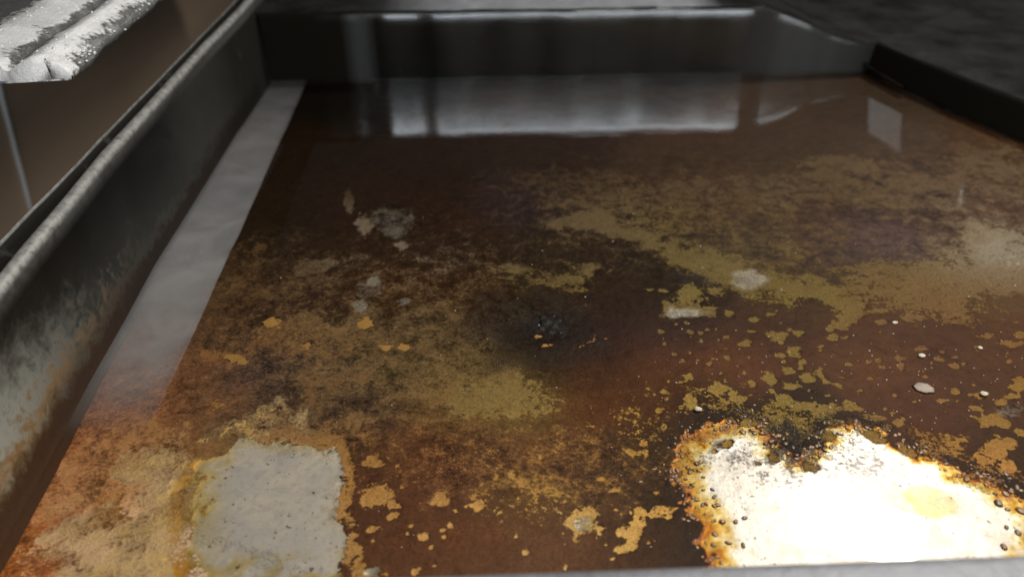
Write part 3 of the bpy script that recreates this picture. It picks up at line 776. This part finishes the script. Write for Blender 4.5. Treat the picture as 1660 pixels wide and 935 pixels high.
# beads of burnt grease round the bare patch
def dome(seed):
    r2 = random.Random(seed)
    verts, faces = [], []
    seg = 9
    radii = (1.0, 0.88, 0.66, 0.36)
    for i, r in enumerate(radii):
        for k in range(seg):
            b = k / seg * 2 * math.pi
            q = 1 + 0.18 * math.sin(2 * b + seed) + r2.uniform(-.05, .05)
            verts.append((r * math.cos(b) * q, r * math.sin(b) * q, 0.62 * (1 - r ** 4) - 0.06))
    verts.append((0, 0, 0.57))
    for i in range(len(radii) - 1):
        for k in range(seg):
            faces.append((i * seg + k, i * seg + (k + 1) % seg, (i + 1) * seg + (k + 1) % seg, (i + 1) * seg + k))
    t0 = (len(radii) - 1) * seg
    for k in range(seg): faces.append((t0 + k, t0 + (k + 1) % seg, t0 + seg))
    me2 = bpy.data.meshes.new('blister')
    me2.from_pydata(verts, [], faces)
    me2.polygons.foreach_set('use_smooth', [True] * len(faces))
    me2.materials.append(M_BEAD)
    return me2
domes = [dome(s3) for s3 in range(6)]
beads = [(1204,699,7),(1218,696,6),(1235,701,6),(1262,705,6),(1249,714,5),(1278,734,6),(1293,737,5),(1327,721,6),(1336,728,7),(1323,707,6),(1329,738,6),(1274,718,5),(1286,724,5),(1304,727,6),
 (1115,756,7),(1118,764,6),(1129,751,6),(1107,767,5),(1096,770,5),(1124,805,6),(1145,815,6),(1158,804,6),(1155,792,5),(1164,817,6),(1109,815,5),(1107,802,5),(1122,785,5),
 (1563,768,6),(1552,757,5),(1591,771,6),(1605,773,5),(1599,784,5),(1614,798,5),(1631,799,8),(1619,814,9),(1634,824,6),(1657,827,10),(1651,862,8),(1628,885,8),(1632,853,6),(1649,789,8),(1457,721,6),(1410,695,5),
 (1139,817,6),(1171,844,8),(1193,844,7),(1207,838,6),(1159,864,6),(1181,878,7),(1205,882,6),(1157,882,6),(1169,910,6),(1151,906,5),(1139,902,5),(1135,855,5),(1131,841,5),(1140,772,5),(1133,762,5),(1160,695,5),(1180,690,4),(1140,690,5)]
rb = random.Random(11)
bl = []
for a, b, r in beads: bl.append((a, b, r * 0.62))
edge = [np.array(q, float) for q in big[:15]] + [np.array((1690, 850.0))]
edge2 = [np.array(q, float) for q in [(1165, 960), (1140, 905), (1128, 850), (1108, 800), (1083, 770), (1090, 745)]]
for ed, nb, spread in ((edge, 135, 13), (edge2, 90, 17)):
    for _ in range(nb):
        i = rb.randrange(len(ed) - 1)
        q = ed[i] + (ed[i + 1] - ed[i]) * rb.random()
        bl.append((q[0] + rb.gauss(4 if ed is edge2 else 0, spread), q[1] + rb.gauss(0, 9), rb.uniform(1.6, 3.6)))
for i, (a, b, r) in enumerate(bl):
    p = P(a, b, ZF)
    if p[1] > YB - 0.02: continue
    o = bpy.data.objects.new('blister', domes[i % 6])
    C.objects.link(o)
    o.parent = pan
    dist = np.linalg.norm(p - EYE)
    rr = r * dist / FPX
    o.location = (p[0], p[1], ZF - 0.0004)
    o.rotation_euler = (0, 0, rb.uniform(0, 6.28))
    o.scale = (rr * rb.uniform(0.9, 1.5), rr * rb.uniform(0.8, 1.2), rr * rb.uniform(0.7, 1.1))

# tiny white grains scattered over the bottom
gv, gf = [], []
rs = random.Random(21)
for _ in range(240):
    a, b = (rs.uniform(1060, 1660), rs.uniform(520, 700)) if rs.random() < 0.6 else (rs.uniform(420, 1660), rs.uniform(330, 900))
    p = P(a, b, ZF)
    if p[1] > YB - 0.02 or p[0] < x_left(p[1]) + 0.01 or p[0] > x_right(p[1]) - 0.01: continue
    r = rs.uniform(0.0002, 0.00055)
    k0 = len(gv)
    for v in ((1, 0, 0), (0, 1, 0), (-1, 0, 0), (0, -1, 0), (0, 0, 1.2)):
        gv.append((p[0] + v[0] * r * rs.uniform(.7, 1.5), p[1] + v[1] * r, ZF + 0.0001 + v[2] * r))
    for k in range(4): gf.append((k0 + k, k0 + (k + 1) % 4, k0 + 4))
mesh_obj('salt_grains', gv, gf, mat_simple('salt', (0.62, 0.58, 0.52), (0.85, 0.82, 0.78), 800, 0.3), pan, False)['kind'] = 'stuff'

# ------------------------------------------------------------------ water
wy = np.linspace(0.10, YB + 0.002, 60)
verts = []
for y in wy:
    a, b = float(x_left(y)) - 0.0004, float(min(x_right(y) + 0.001, 0.72))
    for t in np.linspace(0, 1, 12): verts.append((a + (b - a) * t, y, 0.0))
wt = mesh_obj('water', verts, grid_faces(len(wy), 12), M_WATER)
wt['kind'] = 'structure'
tag(wt, 'still shallow water mirroring the pan walls over the rusty bottom', 'water')

# pale sheet on the water painting in the left wall's reflection, straight right-hand edge
nf = NT('painted_reflection')
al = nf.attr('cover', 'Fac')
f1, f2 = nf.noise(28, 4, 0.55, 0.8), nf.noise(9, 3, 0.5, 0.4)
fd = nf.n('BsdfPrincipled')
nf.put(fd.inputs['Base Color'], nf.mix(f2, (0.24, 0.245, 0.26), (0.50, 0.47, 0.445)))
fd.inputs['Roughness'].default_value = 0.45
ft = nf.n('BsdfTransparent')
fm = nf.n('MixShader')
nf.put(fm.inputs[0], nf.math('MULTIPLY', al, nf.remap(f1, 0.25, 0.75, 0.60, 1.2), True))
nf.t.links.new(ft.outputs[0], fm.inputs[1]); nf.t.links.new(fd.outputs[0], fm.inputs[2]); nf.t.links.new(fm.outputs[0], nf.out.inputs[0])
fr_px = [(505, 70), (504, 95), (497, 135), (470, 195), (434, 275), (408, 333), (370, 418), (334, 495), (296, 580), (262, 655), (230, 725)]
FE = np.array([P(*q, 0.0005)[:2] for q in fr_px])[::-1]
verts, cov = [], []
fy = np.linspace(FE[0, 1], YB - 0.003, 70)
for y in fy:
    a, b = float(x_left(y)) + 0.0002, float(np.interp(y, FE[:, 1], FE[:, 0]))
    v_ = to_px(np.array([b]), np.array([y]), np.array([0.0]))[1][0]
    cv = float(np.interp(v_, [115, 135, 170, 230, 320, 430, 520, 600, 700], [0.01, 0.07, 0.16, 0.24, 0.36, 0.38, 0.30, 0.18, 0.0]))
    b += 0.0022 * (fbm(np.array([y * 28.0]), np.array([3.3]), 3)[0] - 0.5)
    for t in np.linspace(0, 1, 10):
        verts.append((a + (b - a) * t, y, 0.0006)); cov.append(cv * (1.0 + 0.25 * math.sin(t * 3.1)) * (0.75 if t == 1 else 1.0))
fo = mesh_obj('reflection_strip', verts, grid_faces(len(fy), 10), nf.m, None, True, {'cover': cov})
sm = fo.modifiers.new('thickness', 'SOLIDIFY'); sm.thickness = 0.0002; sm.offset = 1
tag(fo, 'pale translucent sheet on the water, added as the reflection of the long left wall', 'reflection strip')

# ------------------------------------------------------------------ crumbs on the bottom
M_CRUMB = mat_simple('pale_crumb', (0.6, 0.55, 0.5), (0.85, 0.82, 0.78), 700, 0.5)
def crumb(px, py, rpx, flat, label, name='crumb', mat=M_CRUMB, group='pale crumbs lying on the pan bottom'):
    r2 = random.Random(int(px))
    p = P(px, py, ZF)
    rr = rpx * np.linalg.norm(p - EYE) / FPX
    verts = []
    for a in (-1, -0.3, 0.5, 1):
        for k in range(7):
            b = k / 7 * 6.283
            w_ = math.sqrt(max(0.05, 1 - a * a)) * r2.uniform(0.75, 1.15)
            verts.append((math.cos(b) * w_ * rr * 1.3, math.sin(b) * w_ * rr, (a * flat + flat) * rr))
    faces = [(r * 7 + k, r * 7 + (k + 1) % 7, (r + 1) * 7 + (k + 1) % 7, (r + 1) * 7 + k) for r in range(3) for k in range(7)]
    faces += [tuple(range(6, -1, -1)), tuple(range(21, 28))]
    o = mesh_obj(name, verts, faces, mat, None, True)
    o.location = (p[0], p[1], ZF)
    tag(o, label, 'crumb', group)
crumb(1493, 578, 4.5, 0.5, 'white crumb among faint scale spots, uppermost of the bright white crumbs at right')
crumb(1595, 640, 5.0, 0.5, 'white crumb beside an orange-tan spot, nearest the right edge of the frame')
crumb(1131, 665, 6.0, 0.5, 'white crumb at the top left corner of the big bright bare steel patch')
crumb(1450, 524, 3.5, 0.5, 'tiny white crumb just below the olive band of scale')
crumb(1588, 565, 3.5, 0.5, 'tiny white crumb in the plain brown area towards the right edge')
crumb(1498, 630, 13, 0.12, 'flat pale grey flake lying alone on the brown bottom', 'scale_flake', mat_simple('grey_flake', (0.30, 0.27, 0.26), (0.46, 0.42, 0.40), 400, 0.5), 'loose flakes on the pan bottom')

# burnt lump in the middle of the sooty spot
M_CHAR = mat_simple('dull_char', (0.004, 0.004, 0.005), (0.016, 0.015, 0.017), 500, 0.42, 0.0, 0.0012, 4, 0.35)
verts, faces = [], []
rl = random.Random(3)
for a, b, r in [(886, 522, 11), (898, 528, 9), (878, 532, 8), (893, 538, 8), (906, 519, 6), (880, 514, 7), (909, 538, 5), (897, 512, 5)]:
    p = P(a, b, ZF)
    rr = r * np.linalg.norm(p - EYE) / FPX
    k0 = len(verts)
    for i in range(4):
        for k in range(9):
            w_ = math.cos(i / 4 * 1.57) * rl.uniform(0.75, 1.2)
            verts.append((p[0] + math.cos(k / 9 * 6.283) * w_ * rr, p[1] + math.sin(k / 9 * 6.283) * w_ * rr, ZF - 0.0005 + math.sin(i / 4 * 1.57) * rr * 0.35 * rl.uniform(0.8, 1.3)))
    verts.append((p[0], p[1], ZF + rr * 0.33))
    for i in range(3):
        for k in range(9): faces.append((k0 + i * 9 + k, k0 + i * 9 + (k + 1) % 9, k0 + (i + 1) * 9 + (k + 1) % 9, k0 + (i + 1) * 9 + k))
    for k in range(9): faces.append((k0 + 27 + k, k0 + 27 + (k + 1) % 9, k0 + 36))
tag(mesh_obj('burnt_lump', verts, faces, M_CHAR), 'small black lump of burnt residue in the dark sooty spot mid-bottom', 'burnt residue')

# plate, wire and rod added out of view for the pale streaks in the water
def mirrored(px, py, y):
    d_ = ray(px, py)
    t = (y) / d_[1]
    return np.array([d_[0] * t, y, -HC - d_[2] * t])
M_ADDED_PLATE = mat_simple('added_plate_steel', (0.17, 0.17, 0.17), (0.30, 0.30, 0.30), 60, 0.42, 1.0, 0.0003)
q0, q1, q2, q3 = mirrored(1410, 90, 1.12), mirrored(1466, 90, 1.12), mirrored(1456, 243, 1.12), mirrored(1408, 214, 1.12)
mid = (q0 + q1 + q2 + q3) / 4
n_ = np.array([0.36, -1.6, 0.66]) - mid; n_ /= np.linalg.norm(n_)
vi = -mid + np.array([0, 0, -HC]); vi /= np.linalg.norm(vi)
hv = n_ + vi; hv /= np.linalg.norm(hv)
front = [q - hv * (np.dot(q - mid, hv)) for q in (q0, q1, q2, q3)]
backq = [q - hv * 0.003 for q in front]
hp = thing('added_plate', 'small steel plate added out of view beyond the far right corner, giving a pale streak in the water', 'reflection plate', tuple(map(float, mid)))
for nm, vs_, fs_, mt in [('added_plate_sheet', front + backq, [(0, 1, 2, 3), (7, 6, 5, 4), (0, 4, 5, 1), (1, 5, 6, 2), (2, 6, 7, 3), (3, 7, 4, 0)], M_ADDED_PLATE)]:
    o = mesh_obj(nm, vs_, fs_, mt, hp, False)
    o.matrix_parent_inverse = Matrix.Translation(hp.location).inverted()
def rod(name, a, b, r, mat):
    a, b = np.array(a, float), np.array(b, float)
    t = (b - a) / np.linalg.norm(b - a)
    u = np.cross(t, (0, 1, 0)); u /= np.linalg.norm(u)
    w = np.cross(t, u)
    vs_ = [p + r * (math.cos(k / 8 * 6.2832) * u + math.sin(k / 8 * 6.2832) * w) for p in (a, b) for k in range(8)]
    return mesh_obj(name, vs_, [(k, (k + 1) % 8, 8 + (k + 1) % 8, 8 + k) for k in range(8)] + [tuple(range(7, -1, -1)), tuple(range(8, 16))], mat)
o = rod('wire', front[3] * 0.5 + front[2] * 0.5 - hv * 0.002, front[3] * 0.5 + front[2] * 0.5 - hv * 0.002 + np.array([0, 0, 1.1]), 0.0007, M_STRAP)
o.parent = hp; o.matrix_parent_inverse = Matrix.Translation(hp.location).inverted()
tag(rod('added_rod', mirrored(1572, 236, 1.2), mirrored(1556, 328, 1.2), 0.0045, M_ADDED_PLATE), 'thin steel rod added out of view beyond the right ledge, giving a pale streak in the water', 'rod')

# ------------------------------------------------------------------ cabinet side, cord and crusted shelf at the left
cab = thing('cabinet_side', 'brown cabinet side panel standing left of the pan rim', 'cabinet', (-0.62, 0.6, -0.9))
def slab(name, x0, x1, y0, y1, z0, z1, mat, parent, bev=0.004):
    import bmesh
    bm = bmesh.new()
    bmesh.ops.create_cube(bm, size=1)
    for v in bm.verts: v.co = Vector(((x0 + x1) / 2 + v.co.x * (x1 - x0), (y0 + y1) / 2 + v.co.y * (y1 - y0), (z0 + z1) / 2 + v.co.z * (z1 - z0)))
    bmesh.ops.bevel(bm, geom=bm.edges[:], offset=bev, segments=2, affect='EDGES')
    me2 = bpy.data.meshes.new(name); bm.to_mesh(me2); bm.free()
    o = bpy.data.objects.new(name, me2); C.objects.link(o)
    me2.materials.append(mat)
    if parent:
        o.parent = parent
        o.matrix_parent_inverse = Matrix.Translation(parent.location).inverted()
    return o
nb = NT('brown_panel')
b1, b2 = nb.noise(6, 4, 0.5, 0, nb.coord((1, 0.4, 2.2))), nb.noise(300, 3)
nb.bsdf(nb.mix(b1, (0.38, 0.27, 0.19), (0.62, 0.45, 0.29)), 0.5, 0.25, nb.bump(b2, 0.0004, 0.3))
slab('panel', -0.66, -0.62, -0.6, 2.2, -0.9, 0.25, nb.m, cab)
slab('base_plinth', -0.655, -0.6215, -0.6, 2.2, -1.0, -0.9, nb.m, cab)

def on_panel(px, py, x=-0.617):
    d_ = ray(px, py)
    return EYE + d_ * ((x - EYE[0]) / d_[0])
def tube(name, pts, r, mat, seg=8):
    pts = [np.array(p, float) for p in pts]
    verts = []
    for i, p in enumerate(pts):
        t = pts[min(i + 1, len(pts) - 1)] - pts[max(i - 1, 0)]
        t /= np.linalg.norm(t)
        a = np.cross(t, (1, 0, 0)); a /= np.linalg.norm(a)
        b = np.cross(t, a)
        for k in range(seg):
            w_ = k / seg * 6.2832
            verts.append(p + r * (math.cos(w_) * a + math.sin(w_) * b))
    faces = [(i * seg + k, i * seg + (k + 1) % seg, (i + 1) * seg + (k + 1) % seg, (i + 1) * seg + k) for i in range(len(pts) - 1) for k in range(seg)]
    faces += [tuple(range(seg - 1, -1, -1)), tuple(range(len(verts) - seg, len(verts)))]
    return mesh_obj(name, verts, faces, mat, None, True)
cpts = [on_panel(*q) for q in [(-10, 100), (3, 160), (15, 205), (26, 250), (37, 290), (50, 345), (70, 420)]]
tag(tube('hanging_cable', cpts, 0.0035, mat_simple('pale_cord', (0.42, 0.42, 0.42), (0.55, 0.55, 0.54), 200, 0.5)), 'thin pale grey cable hanging in front of the brown cabinet side', 'cable')

shelf = thing('crusted_shelf', 'grey metal shelf edge crusted with white deposits in the upper left corner', 'shelf', (-0.4, 0.8, 0.15))
ZS = 0.16
yA = P(108, 100, ZS)[1]; xA = P(108, 100, ZS)[0]
xG = P(0, 105, ZS)[0]; xR = P(0, 60, ZS)[0]
ns = NT('crusted_aluminium')
s1, s2_, s3 = ns.noise(45, 6, 0.65, 0.6), ns.noise(260, 5, 0.65, 0.3), ns.noise(900, 3, 0.6)
cr_at = ns.attr('crust', 'Fac')
cm_ = ns.step(ns.math('ADD', cr_at, ns.math('MULTIPLY', ns.math('SUBTRACT', ns.math('ADD', ns.math('MULTIPLY', s1, 0.5), ns.math('MULTIPLY', s2_, 0.5)), 0.5), 2.2)), 0.35, 0.65)
scol = ns.mix(cm_, ns.mix(s2_, (0.10, 0.102, 0.10), (0.30, 0.30, 0.29)), ns.mix(s1, (0.62, 0.62, 0.62), (0.88, 0.87, 0.85)))
ns.bsdf(scol, ns.mixf(s3, 0.2, 0.55), ns.math('MULTIPLY', ns.math('SUBTRACT', 1.0, cm_), 0.6), ns.bump(ns.math('ADD', s2_, ns.math('MULTIPLY', s3, 0.5)), 0.0011, 0.8), 0.7)
sprof = [(-0.62, 0.0, .2), (-0.45, 0.0, .3), (xR - 0.05, 0.0, 0.15), (xR - 0.02, 0.0, 0.2), (xR - 0.008, 0.001, 0.5), (xR, 0.0045, 1.0), (xR + 0.006, 0.003, 0.9), (xG - 0.006, 0.0, .75), (xG - 0.002, -0.001, 0.4), (xG, -0.004, 0.1), (xG + 0.003, -0.004, 0.1), (xG + 0.007, -0.001, 0.5),
         (xG + 0.014, 0.0015, 0.85), (xG + 0.022, 0.002, 0.8), (xA - 0.012, 0.001, 0.75), (xA - 0.007, -0.001, 0.6), (xA - 0.003, -0.004, 0.3), (xA, -0.007, 0.05), (xA - 0.001, -0.010, 0.0), (xA - 0.006, -0.011, 0.0), (-0.62, -0.011, 0.0)]
sy = yA + np.concatenate([[0, 0.002, 0.005], np.linspace(0.01, 0.6, 170), [0.8, 1.2]])
verts, cr = [], []
for i, y in enumerate(sy):
    for x, dz, c_ in sprof:
        q = (fbm(np.array([x * 110.0]), np.array([y * 90.0]), 4)[0] - 0.5)
        q2 = (fbm(np.array([x * 40.0 + 3]), np.array([y * 30.0]), 3)[0] - 0.5)
        e = 0.0 if i else -0.0015
        slant = max(0.0, -(x - xA)) * -0.10 if i < 30 else 0
        verts.append((x + q * 0.004 * (c_ > 0), y + slant * (1 - i / 30 if i < 30 else 0) + (q * 0.010 if i < 3 else 0) + (0.003 if i == 0 else 0), (ZS + dz + q * 0.004 + q2 * 0.003 + e) if not (i == 0) else ZS - 0.0105))
        cr.append(c_ + (0.5 if i < 4 else 0.0))
np_ = len(sprof)
fc = grid_faces(len(sy), np_)
o = mesh_obj('shelf_plate', verts, fc, ns.m, shelf, True, {'crust': cr})
o.matrix_parent_inverse = Matrix.Translation(shelf.location).inverted()
M_GRAIN = mat_simple('white_deposit', (0.7, 0.7, 0.7), (0.9, 0.9, 0.88), 500, 0.3)
gv, gf = [], []
rg = random.Random(5)
for _ in range(260):
    y = yA + abs(rg.gauss(0, 0.12)) + 0.003
    x = rg.choice([rg.uniform(xG + 0.006, xA - 0.001), rg.uniform(xR - 0.006, xG - 0.002), rg.uniform(xA - 0.006, xA)])
    z = ZS + np.interp(x, [p_[0] for p_ in sprof[:18]], [p_[1] for p_ in sprof[:18]])
    r = rg.uniform(0.0005, 0.0014)
    b0_ = len(gv)
    for v in ((1, 0, 0), (-1, 0, 0), (0, 1, 0), (0, -1, 0), (0, 0, 1), (0, 0, -1)):
        q = rg.uniform(0.7, 1.3)
        gv.append((x + v[0] * r * q, y + v[1] * r * q * 1.5, z - 0.0003 + v[2] * r * q * 0.6))
    for a, b in ((0, 2), (2, 1), (1, 3), (3, 0)):
        gf.append((b0_ + a, b0_ + b, b0_ + 4)); gf.append((b0_ + b, b0_ + a, b0_ + 5))
o = mesh_obj('white_deposits', gv, gf, M_GRAIN, shelf, False)
o.matrix_parent_inverse = Matrix.Translation(shelf.location).inverted()
o['kind'] = 'stuff'
